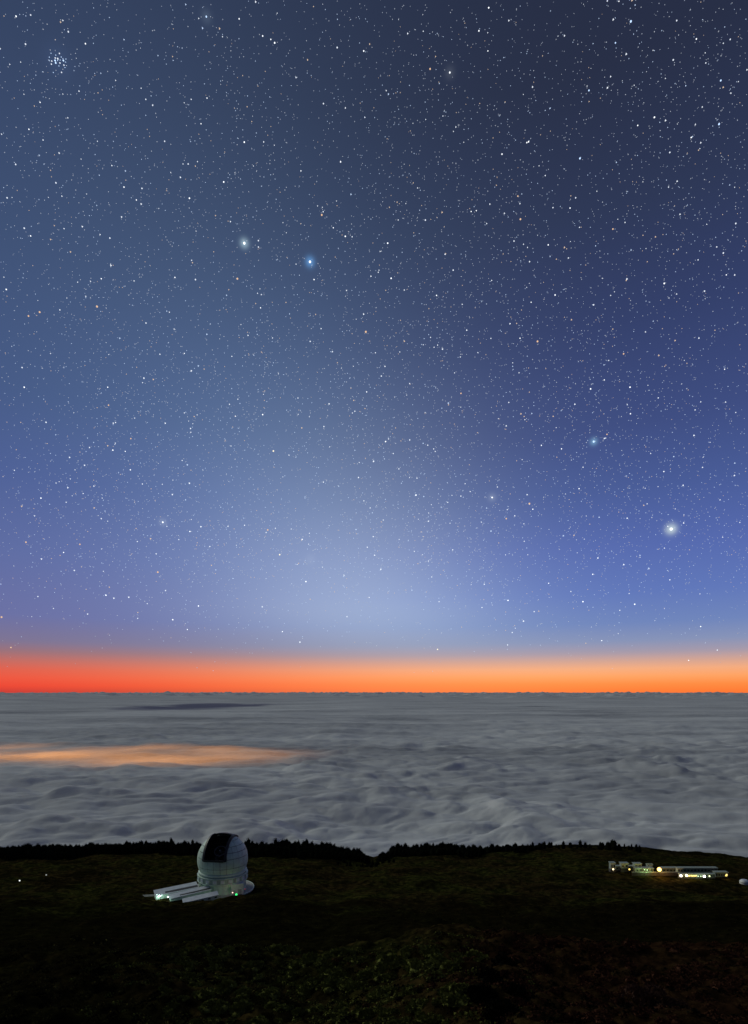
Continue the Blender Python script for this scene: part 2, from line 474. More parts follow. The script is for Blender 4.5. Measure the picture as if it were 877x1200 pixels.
# pieces of the dome skin: one panel per bay, with open joints
bands = [-27, -11, 10, 24, 38, 53, 68, 84]
counts = [24, 24, 24, 24, 18, 18, 9]
for bi, nl in enumerate(counts):
    a0, a1 = R(bands[bi] + .5), R(bands[bi + 1] - .5)
    for k in range(nl):
        gap = R(.34) / max(.25, math.cos((a0 + a1) / 2))
        l0, l1 = 2 * math.pi * k / nl + gap, 2 * math.pi * (k + 1) / nl - gap
        na = 6; no = max(4, int((l1 - l0) / R(2.6)))
        mb = MB(); rr = SR + random.uniform(-.03, .05)
        keep = np.zeros((na, no), bool)
        for i in range(na):
            for j in range(no):
                cpt = sph(a0 + (a1 - a0) * (i + .5) / na, l0 + (l1 - l0) * (j + .5) / no, rr)
                keep[i, j] = not in_slit(*cpt)
        if not keep.any(): continue
        vid = {}
        def V(i, j, r):
            if (i, j, r) not in vid:
                vid[(i, j, r)] = len(mb.v); mb.v.append(sph(a0 + (a1 - a0) * i / na, l0 + (l1 - l0) * j / no, r))
            return vid[(i, j, r)]
        for i in range(na):
            for j in range(no):
                if not keep[i, j]: continue
                mb.f.append((V(i, j, rr), V(i, j + 1, rr), V(i + 1, j + 1, rr), V(i + 1, j, rr))); mb.i.append(0)
                for di, dj, e in ((-1, 0, ((i, j), (i, j + 1))), (1, 0, ((i + 1, j + 1), (i + 1, j))), (0, -1, ((i + 1, j), (i, j))), (0, 1, ((i, j + 1), (i + 1, j + 1)))):
                    ii, jj = i + di, j + dj
                    if 0 <= ii < na and 0 <= jj < no and keep[ii, jj]: continue
                    (p0, q0), (p1, q1) = e
                    mb.f.append((V(p1, q1, rr), V(p0, q0, rr), V(p0, q0, rr - .3), V(p1, q1, rr - .3))); mb.i.append(0)
        mb.build('dome_panel', m_white, obs)
# inner shell behind the joints
mb = MB(); n = 120
for i in range(56):
    for j in range(n):
        la0, la1 = R(-27 + 117 * i / 56), R(-27 + 117 * (i + 1) / 56); lo0, lo1 = 2 * math.pi * j / n, 2 * math.pi * (j + 1) / n
        if in_slit(*sph((la0 + la1) / 2, (lo0 + lo1) / 2, SR)): continue
        mb.add([sph(la0, lo0, SR - .25), sph(la0, lo1, SR - .25), sph(la1, lo1, SR - .25), sph(la1, lo0, SR - .25)], [(0, 1, 2, 3)])
mb.build('inner_shell', m_black, obs)


# arch girders either side of the slit and a crown frame
def arch(x0, x1, r_in, r_out, e0, e1, name, mat):
    mb = MB(); n = 40
    for k in range(n + 1):
        e = R(e0 + (e1 - e0) * k / n)
        for x in (x0, x1):
            for r in (r_in, r_out):
                q = math.sqrt(max(r * r - (x * .9) ** 2, 1))
                mb.v.append((x, -q * math.cos(e), SZ + q * math.sin(e)))
    for k in range(n):
        a = 4 * k
        for c0, c1 in ((0, 1), (1, 3), (3, 2), (2, 0)):
            mb.f.append((a + c0, a + c1, a + 4 + c1, a + 4 + c0)); mb.i.append(0)
    mb.f += [(0, 1, 3, 2), (4 * n, 4 * n + 2, 4 * n + 3, 4 * n + 1)]; mb.i += [0, 0]
    return mb.build(name, mat, obs)


for s in (-1, 1):
    arch(s * HW - .75, s * HW + .75, SR - 1.2, SR + .75, 7.5, 122, 'arch_girder', m_dark)
mb = MB(); mb.box((0, -math.sqrt(SR ** 2 - 0) * math.cos(R(9)) + .1, SZ + SR * math.sin(R(9))), (2 * HW - 1.2, 1.2, 1.1)); mb.build('slit_sill', m_dark, obs)
# rolled back shutter: curved slats over the rear of the slit
for k in range(7):
    e0 = 92 + k * 6.2; mb = MB(); r = SR + .42
    vs = []
    for e in (e0, e0 + 5.7):
        for x in np.linspace(-HW + .9, HW - .9, 9):
            for rr in (r, r - .3):
                q = math.sqrt(rr * rr - x * x * .82); vs.append((x, -q * math.cos(R(e)), SZ + q * math.sin(R(e))))
    fs = []
    for j in range(8):
        a = 2 * j; fs += [(a, a + 2, a + 20, a + 18), (a + 1, a + 19, a + 21, a + 3), (a, a + 1, a + 3, a + 2), (a + 18, a + 20, a + 21, a + 19)]
    mb.add(vs, fs); mb.build('shutter_slat', m_dark, obs)
# floor inside, drip ring, necks, vent gallery, drum
mb = MB(); mb.lathe([(0.01, SZ - 7.6), (15.8, SZ - 7.6)], 48); mb.build('observing_floor', m_black, obs)
r27 = SR * math.cos(R(27))
zr_ = SZ - SR * math.sin(R(27))
mb = MB(); mb.lathe([(r27 - .6, zr_ - .7), (r27 + 1.15, zr_ - .7), (r27 + 1.15, zr_ + .15), (r27 - .2, zr_ + .55)], 96, True); mb.build('dome_rim', m_white2, obs)
mb = MB(); mb.lathe([(r27 - .1, zr_ - 2.1), (r27 - .1, zr_ - .65)], 96); mb.build('dome_skirt', m_white, obs)
zg1 = zr_ - 2.05; zg0 = zg1 - 4.0
mb = MB(); mb.lathe([(16.2, zg0 - .02), (17.7, zg0), (17.7, zg1), (16.0, zg1)], 96, True); mb.build('vent_gallery', m_grey, obs)
for z, nm in ((zg1, 'gallery_cornice'), (zg0, 'gallery_ledge')):
    mb = MB(); mb.lathe([(17.0, z - .22), (18.25, z - .22), (18.25, z + .22), (17.0, z + .22)], 96, True); mb.build(nm, m_white2, obs)
for k in range(20):
    a = 2 * math.pi * k / 20 + .05
    mb = MB(); mb.box((math.sin(a) * 17.85, -math.cos(a) * 17.85, (zg0 + zg1) / 2 - .05), (3.0, .5, 2.7), a)
    fr = mb.build('vent_window', m_white2, obs)
    mb = MB(); mb.box((math.sin(a) * 18.12, -math.cos(a) * 18.12, (zg0 + zg1) / 2 - .05), (2.2, .16, 1.9), a); mb.build('vent_louvre', m_roofm, fr)
mb = MB(); mb.lathe([(16.5, -2.5), (16.5, zg0 + .1)], 96); mb.build('drum_wall', m_white, obs)
for k in range(32):
    a = 2 * math.pi * k / 32
    mb = MB(); mb.box((math.sin(a) * 16.6, -math.cos(a) * 16.6, (zg0 - .3) / 2 - .2), (.35, .5, zg0 - .3), a); mb.build('pilaster', m_white2, obs)
# entrance tower on the front right of the drum
ta = R(57)
mb = MB(); mb.box((math.sin(ta) * 16.4, -math.cos(ta) * 16.4, zg0 * .5 - .6), (9.0, 5.5, zg0 - .4), ta - R(26)); tw = mb.build('entrance_tower', m_white2, obs)
mb = MB(); mb.box((math.sin(ta) * 16.4, -math.cos(ta) * 16.4, zg0 - .68), (9.5, 6.0, .35), ta - R(26)); mb.build('tower_roof', m_roofm, obs)
tdir = Vector((math.sin(ta - R(26)), -math.cos(ta - R(26)), 0)); tpx = Vector((math.cos(ta - R(26)), math.sin(ta - R(26)), 0))
tcn = Vector((math.sin(ta) * 16.4, -math.cos(ta) * 16.4, 0))
for off, wdt, hgt, nm in ((-2.2, 1.6, 2.6, 'door'), (1.8, 2.6, 3.0, 'door')):
    mb = MB(); c_ = tcn + tdir * 2.76 + tpx * off; mb.box((c_.x, c_.y, hgt / 2 + .05), (wdt, .2, hgt), ta - R(26)); mb.build(nm, m_grey, obs)

terr = thing('terrace', 'pale round concrete terrace ringing the foot of the dome', 'terrace', DOME)
mb = MB(); mb.lathe([(15.5, -.15), (22.6, -.15), (22.6, -3), (15.5, -3)], 96, True); mb.build('paving', m_conc, terr)
mb = MB(); mb.lathe([(22.4, -.4), (22.9, -.4), (22.9, .05), (22.4, .05)], 96, True); mb.build('kerb', m_white2, terr)

# telescope seen inside the slit
tel = thing('telescope', 'grey truss telescope standing in the dark inside the open dome', 'telescope', DOME + Vector((0, 0, SZ - 7.6)), R(-7))
mb = MB(); mb.lathe([(5.5, .05), (5.5, 1.6), (0.01, 1.6)], 32); mb.build('azimuth_base', m_steel, tel)
for s in (-1, 1):
    mb = MB(); mb.bar((s * 5.6, 0, 1.4), (s * 5.2, 0, 8.4), 1.1, 8, .8); mb.build('fork_arm', m_steel, tel)
axis = Vector((0, -math.cos(R(50)), math.sin(R(50)))); ctr = Vector((0, 0, 8.2)); e_ = Vector((1, 0, 0)); f_ = axis.cross(e_)


def ring(name, c, r, th):
    mb = MB(); n = 24
    for k in range(n):
        a, b = 2 * math.pi * k / n, 2 * math.pi * (k + 1) / n
        mb.bar(c + (e_ * math.cos(a) + f_ * math.sin(a)) * r, c + (e_ * math.cos(b) + f_ * math.sin(b)) * r, th, 5)
    mb.build(name, m_steel, tel)


ring('mirror_cell', ctr - axis * 3, 5.0, .6); ring('elevation_ring', ctr, 5.1, .4); ring('top_ring', ctr + axis * 8, 4.2, .32)
for k in range(8):
    a = 2 * math.pi * k / 8; b = a + math.pi / 8 * (1 if k % 2 else -1)
    mb = MB(); mb.bar(ctr + (e_ * math.cos(a) + f_ * math.sin(a)) * 5.0, ctr + axis * 8 + (e_ * math.cos(b) + f_ * math.sin(b)) * 4.2, .16, 5); mb.build('truss_bar', m_steel, tel)
for k in range(4):
    a = math.pi / 4 + math.pi / 2 * k
    mb = MB(); mb.bar(ctr + axis * 8, ctr + axis * 8 + (e_ * math.cos(a) + f_ * math.sin(a)) * 4.2, .1, 5); mb.build('spider_vane', m_steel, tel)
mb = MB(); mb.bar(ctr + axis * 7.2, ctr + axis * 8.8, .7, 12); mb.build('secondary_mirror', m_steel, tel)
mb = MB(); mb.bar(ctr - axis * 3.4, ctr - axis * 2.9, 4.7, 24); mb.build('primary_mirror', m_win, tel)

# annex: three shed bays stepping down in front of the dome
annex = thing('service_building', 'long low white annex with three stepped sloping roofs left of the dome', 'building', (-140, 424, -147.2))
A0 = Vector(annex.location)
bays = [((-155.4, 422.5, -140.9), (-130.0, 436.2, -139.2), 7.4, 1.7), ((-143.0, 416.9, -141.9), (-118.6, 429.8, -139.6), 5.4, 1.3), ((-131.5, 411.1, -142.9), (-110.6, 420.6, -140.7), 4.6, 1.2)]
for bi, (p0, p1, wdt, drop) in enumerate(bays):
    p0, p1 = Vector(p0) - A0, Vector(p1) - A0
    d = (p1 - p0); d.z = 0; d.normalize(); q = Vector((d.y, -d.x, 0))
    r0, r1 = p0 + q * wdt + Vector((0, 0, -drop)), p1 + q * wdt + Vector((0, 0, -drop))
    zb = -2.0
    def ft(v_): return Vector((v_.x, v_.y, zb))
    mb = MB(); k_ = Vector((0, 0, .25))
    mb.add([ft(p0), ft(p1), ft(r1), ft(r0), p0 - k_, p1 - k_, r1 - k_, r0 - k_], [(3, 2, 1, 0), (4, 5, 6, 7), (0, 1, 5, 4), (1, 2, 6, 5), (2, 3, 7, 6), (3, 0, 4, 7)])
    mb.build('wall', m_white2 if bi != 1 else m_white, annex)
    mb = MB(); o1 = -d * .5 - q * .4; o2 = d * .3 - q * .4; o3 = d * .3 + q * .5; o4 = -d * .5 + q * .5; u_ = Vector((0, 0, .22))
    L = [p0 + o1, p1 + o2, r1 + o3, r0 + o4]
    mb.add([v_ - u_ for v_ in L] + [v_ + u_ * .4 for v_ in L], [(3, 2, 1, 0), (4, 5, 6, 7), (0, 1, 5, 4), (1, 2, 6, 5), (2, 3, 7, 6), (3, 0, 4, 7)])
    rf = mb.build('roof', m_roofm, annex)
    # dark strip standing in for the shadowed gap between neighbouring roofs
    if bi < 2:
        mb = MB(); up = Vector((0, 0, .12))
        s0, s1 = p0.lerp(r0, .62) + d * 6.5 + (p1 - p0) * 0 + up, p1.lerp(r1, .62) + up
        s0.z = (p0.lerp(r0, .62) + (p1 - p0) * (6.5 / (p1 - p0).length)).z + .12
        w2 = q * (wdt * .36) + Vector((0, 0, -drop * .36))
        L = [s0, s1, s1 + w2, s0 + w2]
        mb.add([v_ - up * .6 for v_ in L] + [v_ + up * .6 for v_ in L], [(3, 2, 1, 0), (4, 5, 6, 7), (0, 1, 5, 4), (1, 2, 6, 5), (2, 3, 7, 6), (3, 0, 4, 7)])
        mb.build('roof_shade_strip', m_dark, rf)
    # small windows along the long front wall and a door in the end wall
    nwin = (0, 0, 5)[bi]
    for k in range(nwin):
        c_ = r0.lerp(r1, (k + .7) / nwin); mb = MB(); mb.box((c_.x + q.x * .04, c_.y + q.y * .04, r0.lerp(r1, (k + .7) / nwin).z - 1.35), (1.7, .2, .9), math.atan2(d.y, d.x)); mb.build('window', m_win, annex)
    c_ = p0.lerp(r0, .5); mb = MB(); mb.box((c_.x - d.x * .03, c_.y - d.y * .03, zb + 3.0), (.2, 2.2, 2.6), math.atan2(d.y, d.x)); mb.build('door', m_grey, annex)

# access strip to the left of the annex
mb = MB()
pa, pb = at(159, 1051.6, 423), at(190, 1048.2, 426)
for k in range(9):
    c_ = pa.lerp(pb, k / 8); nrm = Vector((-.35, .94, 0))
    for sd_ in (-1, 1):
        q_ = c_ + nrm * sd_ * (2.3 + .2 * math.sin(k * 2.1)); mb.v.append((q_.x, q_.y, gz(q_.x, q_.y) + .22))
for k in range(8): mb.f.append((2 * k, 2 * k + 2, 2 * k + 3, 2 * k + 1)); mb.i.append(0)
mb.build('path', m_path, kind='structure')

# ------------------------------------------------------------------ lamps (lit in the photograph)
ORANGE, WARM, COLD, GREEN, RED, YEL = (1, .50, .12), (1, .78, .45), (.68, 1.0, .84), (.05, 1.0, .22), (1, .12, .08), (1, .72, .16)


def lamp(px, py, depth, r, c, s, label, post=None, group=None, head='lamp', cat='lamp', light=0, off=(0, 0)):
    pt = at(px, py, depth or hit(px, py + 2.6, 380, 689)[1])
    depth = pt.y
    post = max(.9, pt.z - gz(pt.x, pt.y)) if post is None or depth > 490 else post
    g = pt.z - post
    o = thing(head, label, cat, (pt.x, pt.y, g), 0, group)
    mb = MB(); mb.bar((0, 0, -.6), (0, 0, post - r * .8), .09, 6, .06); mb.build('post', m_dark, o)
    mb = MB(); mb.bar((0, 0, post - r * 1.05), (0, 0, post - r * .7), r * .6, 8); mb.build('collar', m_dark, o)
    mb = MB(); ball(mb, (0, 0, post), r, 10, 8); mb.build('bulb', glow('lamp_glow', c, s), o, smooth=True)
    if light:
        ld = bpy.data.lights.new('lamp_light', 'POINT'); ld.energy = light; ld.color = c; ld.shadow_soft_size = r
        lo = bpy.data.objects.new('lamp_light', ld); C.objects.link(lo); lo.location = (pt.x + off[0], pt.y - r * 1.5 + off[1], pt.z + r * .5)
    return o


lamp(184.2, 1048.8, 417.5, .42, COLD, 9, 'bright cold white lamp by the left end of the low white annex', 2.2, light=260, off=(-3, -3))
lamp(187.8, 1050.0, 416.5, .36, COLD, 7, 'cold white lamp just right of the brightest one by the annex', 2.0, light=500)
lamp(197.0, 1051.0, 414.0, .42, COLD, 8, 'cold white lamp in front of the middle end wall of the annex', 2.0, light=420, off=(0, -4))
lamp(160.6, 1050.0, 424.0, .40, (.6, 1, .75), .8, 'faint greenish lamp at the far left end of the pale path', 1.4)
lamp(277.2, 1048.3, 420.0, .75, GREEN, 1.6, 'glowing green lamp at the foot of the dome', 1.3, light=240)
lamp(272.8, 1046.0, 421.0, .38, (1, .55, .5), 3.0, 'pinkish white lamp beside the green lamp at the dome', 1.8, light=420, off=(1.5, -2.5))
lamp(287.2, 1041.8, 427.0, .16, RED, 2.0, 'tiny red lamp on the right side of the entrance tower', 1.8)
lamp(23.2, 1032.0, None, .50, (.95, 1, .95), 1.5, 'tiny white lamp alone on the dark heath at far left', 1.8, 'lamps on the heath at left')
lamp(54.4, 1025.3, None, .60, (.9, .95, .9), .30, 'dim grey lamp on the heath between the left one and the forest', 1.8, 'lamps on the heath at left')

# ------------------------------------------------------------------ lit lodge buildings on the right
m_lodge = plain('green_grey_render', (.20, .25, .20), .8, 0, .15, .5)
m_lodge2 = plain('pale_fascia', (.30, .35, .29), .7, 0, .12, .5)
m_stone = plain('dark_plinth', (.07, .065, .055), .9, 0, .3, .6, .3)
m_litw = glow('lit_window', (1.0, .74, .30), 1.6)
m_litg = glow('lit_green_window', (.62, 1.0, .42), .42)


def block(name, px0, px1, pyt, pyb, depth, dep, label, n_win=3, lit=(), mat=m_lodge, roof_h=.5, flat=True, plinth=6, cat='building', group=None):
    a, b_ = at(px0, pyt, depth), at(px1, pyb, depth)
    W, H = b_.x - a.x, a.z - b_.z
    o = thing(name, label, cat, ((a.x + b_.x) / 2, depth, b_.z), 0, group)
    mb = MB(); mb.box((0, dep / 2, H / 2), (W, dep, H)); mb.build('wall', mat, o)
    mb = MB(); mb.box((0, dep / 2, -plinth / 2 - .004), (W + .5, dep + .5, plinth)); mb.build('plinth', m_stone, o)
    if flat:
        mb = MB(); mb.box((0, dep / 2, H + roof_h / 2), (W + 1.0, dep + 1.0, roof_h)); mb.build('roof', m_lodge2, o)
    else:
        mb = MB(); hw = W / 2 + .5
        mb.add([(-hw, -.5, H), (hw, -.5, H), (hw, dep + .5, H), (-hw, dep + .5, H), (-hw, dep * .5, H + roof_h * 2.4), (hw, dep * .5, H + roof_h * 2.4)],
               [(3, 2, 1, 0), (0, 1, 5, 4), (2, 3, 4, 5), (1, 2, 5), (3, 0, 4)])
        mb.build('roof', m_lodge2, o)
    for k in range(n_win):
        xw = -W / 2 + W * (k + .5) / n_win; ww = min(2.0, W / n_win * .55)
        mb = MB(); mb.box((xw, -.02, H * .52), (ww + .3, .16, H * .42 + .3)); fr = mb.build('window', m_lodge2, o)
        mb = MB(); mb.box((xw, -.09, H * .52), (ww, .12, H * .42)); mb.build('pane', (m_litw if k in lit else m_win), fr)
    return o


D1 = 524
block('guest_house', 716.0, 721.4, 1011.6, 1018.8, D1, 4, 'leftmost green grey block of the lit row on the right hillside', 2, (), m_lodge2, .4)
block('guest_house', 728.3, 736.6, 1012.0, 1017.6, D1, 4, 'second small pale block of the lit row on the right hillside', 2, (), m_lodge2, .4)
block('guest_house', 743.8, 752.0, 1012.5, 1018.0, D1, 4, 'third small pale block nearest the big orange lamp', 2, (), m_lodge2, .4)
block('link_building', 721.8, 743.4, 1015.2, 1019.6, D1 + 3, 3, 'low dark connecting wing between the three pale blocks', 6, (), m_lodge, .3)
block('main_hall', 745.0, 766.0, 1017.8, 1021.6, D1 - 6, 5.5, 'green lit low front left of the big orange lamp', 5, (), m_lodge, .3)
gb = block('stair_house', 759.4, 765.0, 1013.8, 1017.6, D1 + 2, 3.5, 'small pale stair block with a pitched roof left of the orange lamp', 1, (), m_lodge2, .5, False)
longb = block('long_lodge', 776.5, 841.0, 1017.8, 1022.0, D1, 4, 'long low lodge with a row of posts along its pale roof edge', 16, (), m_lodge, .55)
hw = (841.0 - 776.5) / F * D1 / 2
for k in range(22):
    mb = MB(); mb.box((-hw + 2 * hw * (k + .5) / 22, -.62, 3.55), (.5, .25, 1.5)); mb.build('parapet_post', m_lodge2, longb)
block('tower_block', 794.4, 800.0, 1017.6, 1023.0, D1 - 8, 3.5, 'small square pale tower in the middle of the long lodge', 2, (), m_lodge2, .4)
block('lower_wing', 797.0, 838.0, 1024.4, 1028.2, D1 - 18, 2.5, 'lower terrace wing with a bright strip of lit windows', 14, (3, 4, 5, 6), m_lodge, .3)
block('end_wing', 838.6, 853.2, 1022.6, 1028.0, D1 - 14, 4, 'grey green end wing at the right end of the lit lodge', 5, (4,), m_lodge, .4)
tank = thing('water_tank', 'low pale rounded tank cut by the right edge of the picture', 'tank', Vector(hit(872.6, 1035.6, 380, 689)))
mb = MB(); mb.lathe([(3.6, -4), (3.6, 1.6), (3.3, 2.4), (2.2, 3.2), (.02, 3.5)], 28); mb.build('shell', m_roofm, tank, smooth=False)
mb = MB(); mb.lathe([(3.5, 1.4), (3.8, 1.4), (3.8, 1.7), (3.5, 1.7)], 28, True); mb.build('rim', m_grey, tank)
# retaining wall under the row
a, b_ = at(741, 1021.8, D1 - 10), at(798, 1023.6, D1 - 10)
rw = thing('retaining_wall', 'thin pale retaining wall below the lit row of buildings', 'wall', ((a.x + b_.x) / 2, D1 - 10, a.z - .9))
mb = MB(); mb.box((0, 0, -2), ((b_ - a).x, .5, 5.0)); mb.build('wall', m_stone, rw)
mb = MB(); mb.box((0, 0, .68), ((b_ - a).x, .8, .3)); mb.build('coping', m_lodge2, rw)

lamp(772.8, 1019.0, D1 - 12, 1.65, ORANGE, 7, 'big glaring orange floodlight in the middle of the lodge row', 3.5, head='floodlight', cat='floodlight', light=5200)
lamp(718.8, 1018.7, D1 - 6, .75, WARM, 2.6, 'warm lamp in front of the leftmost lodge block', 1.8, light=450)
lamp(737.8, 1018.8, D1 - 6, .72, YEL, 2.2, 'yellow lamp between the second and third pale blocks', 1.8, light=350)
lamp(755.6, 1019.2, D1 - 11, .5, (.6, 1, .4), 1.6, 'small green lamp on the front left of the orange floodlight', 1.8, light=1300)
lamp(758.8, 1019.5, D1 - 11, .5, (.6, 1, .4), 1.6, 'right hand small green lamp nearest the orange floodlight', 1.8, light=1000)
lamp(798.2, 1026.3, D1 - 22, 1.0, (1, .80, .62), 6, 'round pinkish white lamp at the left end of the lower terrace', 2.2, light=420)
lamp(804.8, 1026.0, D1 - 22, 1.0, (1, .74, .40), 6, 'round warm lamp second from the left on the lower terrace', 2.2, light=420)
for q_, px in enumerate((808.4, 811.6, 814.6)):
    lamp(px, 1026.5, D1 - 21, .5, YEL, 2.4, 'small yellow lamp in the glowing strip of the lower terrace', 1.9, 'yellow strip lamps on the lower terrace', light=250)
for q_, px in enumerate((818.4, 821.6)):
    lamp(px, 1026.8, D1 - 21, .42, (.75, 1, .6), 2.2, 'small pale green lamp in the strip before the white lamp', 1.9, 'pale strip lamps on the lower terrace', light=200)
lamp(825.6, 1027.0, D1 - 22, 1.0, (1, .96, .85), 6, 'round white lamp at the right end of the glowing strip', 2.2, light=260, off=(-3, -3))
lamp(831.6, 1026.8, D1 - 22, .6, (.9, 1, .5), 2.6, 'small greenish yellow lamp right of the white terrace lamp', 2.0, light=250)
lamp(851.2, 1026.0, D1 - 18, .75, YEL, 1.7, 'yellow lamp at the far right end of the lodge', 2.0, light=200)

# ------------------------------------------------------------------ pines
m_needle = plain('pine_needles', (.008, .010, .006), .95, 0, .4, .8)
m_bark = plain('pine_bark', (.035, .026, .02), .95, 0, .3, 2)


def pine(seed, h, slim):
    rd = random.Random(seed)
    tr_, cr = MB(), MB()
    lean = (rd.uniform(-.3, .3), rd.uniform(-.3, .3))
    tr_.bar((0, 0, -1.5), (lean[0], lean[1], h * .93), .22, 5, .05)
    for k in range(5):
        z = h * (.25 + .13 * k); a = rd.uniform(0, 6.28); L = h * .16 * (1 - k * .12)
        tr_.bar((lean[0] * z / h, lean[1] * z / h, z), (math.cos(a) * L, math.sin(a) * L, z + L * .35), .07, 4, .03)
    prof = [(h * slim * ((1 - f) ** .40 * .9 + .06) * .80 * rd.uniform(.8, 1.1), h * (.16 + .78 * f)) for f in (0, .12, .3, .5, .7, .88, 1.0)]
    cr.lathe([(.02, h * .14)] + prof + [(.01, h * .97)], 7)
    for k in range(80):
        f = rd.random() ** .8; z = h * (.14 + .86 * f)
        wmax = h * slim * ((1 - f) ** .42 * .9 + .06) * (1 if f > .12 else .7)
        a = rd.uniform(0, 6.28); rr = wmax * math.sqrt(rd.random()); s = rd.uniform(.35, .8) * (1 - .45 * f) * h / 10
        c = Vector((lean[0] * f + rr * math.cos(a), lean[1] * f + rr * math.sin(a), z))
        out_ = Vector((math.cos(a), math.sin(a), rd.uniform(.1, .9))).normalized()
        up = Vector((rd.gauss(0, .5), rd.gauss(0, .5), 1)).normalized(); sd = out_.cross(up).normalized()
        cr.add([c - out_ * s * .5, c + sd * s * .6, c + out_ * s + up * s * .3, c - sd * s * .6, c + up * s * .75],
               [(0, 1, 4), (1, 2, 4), (2, 3, 4), (3, 0, 4), (0, 3, 2, 1)])
    return tr_.mesh('trunk', m_bark), cr.mesh('crown', m_needle), cr, tr_


PINES = [pine(100 + k, 10, .26 + .06 * (k % 4)) for k in range(9)]


def put_pine(x, y, h, k, label, group):
    tm, cm = PINES[k][:2]
    o = thing('pine_tree', label, 'pine tree', (x, y, gz(x, y) - .2), random.uniform(0, 6.28), group)
    s = h / 10; o.scale = (s * random.uniform(.9, 1.25), s * random.uniform(.9, 1.25), s)
    link('trunk', tm, o); link('crown', cm, o)


spec = [
    (-6, 232, 112, 10.5, 'dark pine in the dense forest belt along the ridge left of the dome', 'pines on the ridge left of the dome', 1.0),
    (290, 418, 66, 13.0, 'dark pine on the rounded hump right of the dome', 'pines on the hump right of the dome', 1.0),
    (448, 560, 60, 12.5, 'dark pine on the ridge just right of the notch', 'pines on the ridge right of the notch', 1.0),
    (562, 640, 34, 9.0, 'dark pine on the crest between the notch trees and the open hilltop', 'pines on the middle of the crest', .9),
    (640, 752, 24, 9.0, 'small lone pine standing on the bare crest above the lit lodge', 'scattered pines on the bare crest', .8)]
for s0, s1, n, h, lab, grp, fl in spec:
    for k in range(n):
        s = s0 + (s1 - s0) * (k + random.uniform(-.35, 1.35)) / n
        yy_ = random.uniform(680, 697)
        taper = 1.0
        if s > 380 and s < 437: taper = max(.35, (437 - s) / 57)
        if 437 < s < 475: taper = max(.35, (s - 437) / 38)
        hh = h * taper * random.choice((.75, .85, .95, 1.0, 1.1, 1.2)) * (1 if fl > .85 else random.uniform(.6, 1.15)) * (1 + .28 * float(perlin(np.array([s / 19.0]), np.array([3.3]), 66)[0]))
        put_pine((s - CX) / F * yy_, yy_, hh, random.randrange(9), lab, grp)

# the rest of the forest on the slope below the ridge: too many to tell apart
VS, FS, base_i = [], [], 0
crowns = [(np.array(c.v), [tuple(f) for f in c.f]) for _, _, c, _ in PINES]
zones = [(-12, 236, 680, 698, 330, 9.5), (286, 425, 680, 698, 190, 12), (455, 566, 680, 698, 150, 11), (560, 640, 682, 696, 60, 8), (-12, 236, 632, 684, 620, 10.5), (286, 432, 632, 684, 380, 10), (444, 566, 642, 684, 260, 9), (556, 620, 662, 684, 60, 7), (395, 470, 600, 660, 60, 5)]
for s0, s1, y0, y1, n, h in zones:
    for k in range(n):
        s = random.uniform(s0, s1); y_ = random.uniform(y0, y1)
        x_ = (s - CX) / F * y_
        if y0 < 680 and perlin(np.array([x_ / 40]), np.array([y_ / 40]), 77)[0] < -.35 + .5 * (y1 - y_) / (y1 - y0) - .3: continue
        cv, cf = crowns[random.randrange(9)]
        hs = h / 10 * random.uniform(.65, 1.15); a = random.uniform(0, 6.28)
        rot = np.array([[math.cos(a), -math.sin(a), 0], [math.sin(a), math.cos(a), 0], [0, 0, 1]])
        pv = (cv * np.array([hs * 1.15, hs * 1.15, hs])) @ rot.T + np.array([x_, y_, gz(x_, y_) - .9])
        VS.append(pv); FS += [tuple(i + base_i for i in f) for f in cf]; base_i += len(cv)
link('forest', mesh('forest', np.concatenate(VS), FS, (m_needle,)), kind='stuff')


# ------------------------------------------------------------------ shrubs
def shrub_mesh(name, seed, mat, dome=.62, n=260, leaf=.11, core=True):
    rd = random.Random(seed); mb = MB(); lobes = [(rd.uniform(-.5, .5), rd.uniform(-.5, .5), rd.uniform(.5, .8)) for _ in range(5)]
    for k in range(n):
        lx, ly, lr = rd.choice(lobes); a = rd.uniform(0, 6.28); e = math.asin(rd.random() ** .8) ; r = lr * rd.uniform(.72, 1.0)
        d_ = Vector((math.cos(a) * math.cos(e), math.sin(a) * math.cos(e), math.sin(e)))
        c = Vector((lx, ly, 0)) + Vector((d_.x * r, d_.y * r, d_.z * r * dome))
        up = (d_ + Vector((rd.gauss(0, .35), rd.gauss(0, .35), rd.gauss(0, .35)))).normalized()
        sd = up.cross(Vector((rd.gauss(0, 1), rd.gauss(0, 1), rd.gauss(0, 1)))).normalized(); s = leaf * rd.uniform(.6, 1.5)
        mb.add([c - sd * s, c + up * s * 1.5, c + sd * s], [(0, 1, 2)])
        sd2 = up.cross(sd); mb.add([c - sd2 * s, c + up * s * 1.5, c + sd2 * s], [(0, 1, 2)])
    for lx, ly, lr in (lobes if core else ()):
        ball(mb, (lx, ly, 0), lr * .74, 8, 6, dome)
    return mb.mesh(name, mat)


m_sg = plain('green_shrub', (.135, .145, .036), .95, 0, .45, 1.2)
m_so = plain('olive_shrub', (.075, .064, .019), .95, 0, .45, 1.2)
m_sr = plain('rust_shrub', (.078, .034, .020), .95, 0, .45, 1.2)
m_sd = plain('dark_shrub', (.010, .010, .007), .95, 0, .45, 1.2)
m_sp = plain('dry_shrub', (.095, .052, .038), .95, 0, .4, 1.2)
SG = [shrub_mesh('shrub', 300 + k, m_sg) for k in range(5)]
SO = [shrub_mesh('shrub', 320 + k, m_so) for k in range(4)]
SRr = [shrub_mesh('shrub', 340 + k, m_sr) for k in range(4)]
SD = [shrub_mesh('shrub', 360 + k, m_sd) for k in range(3)]


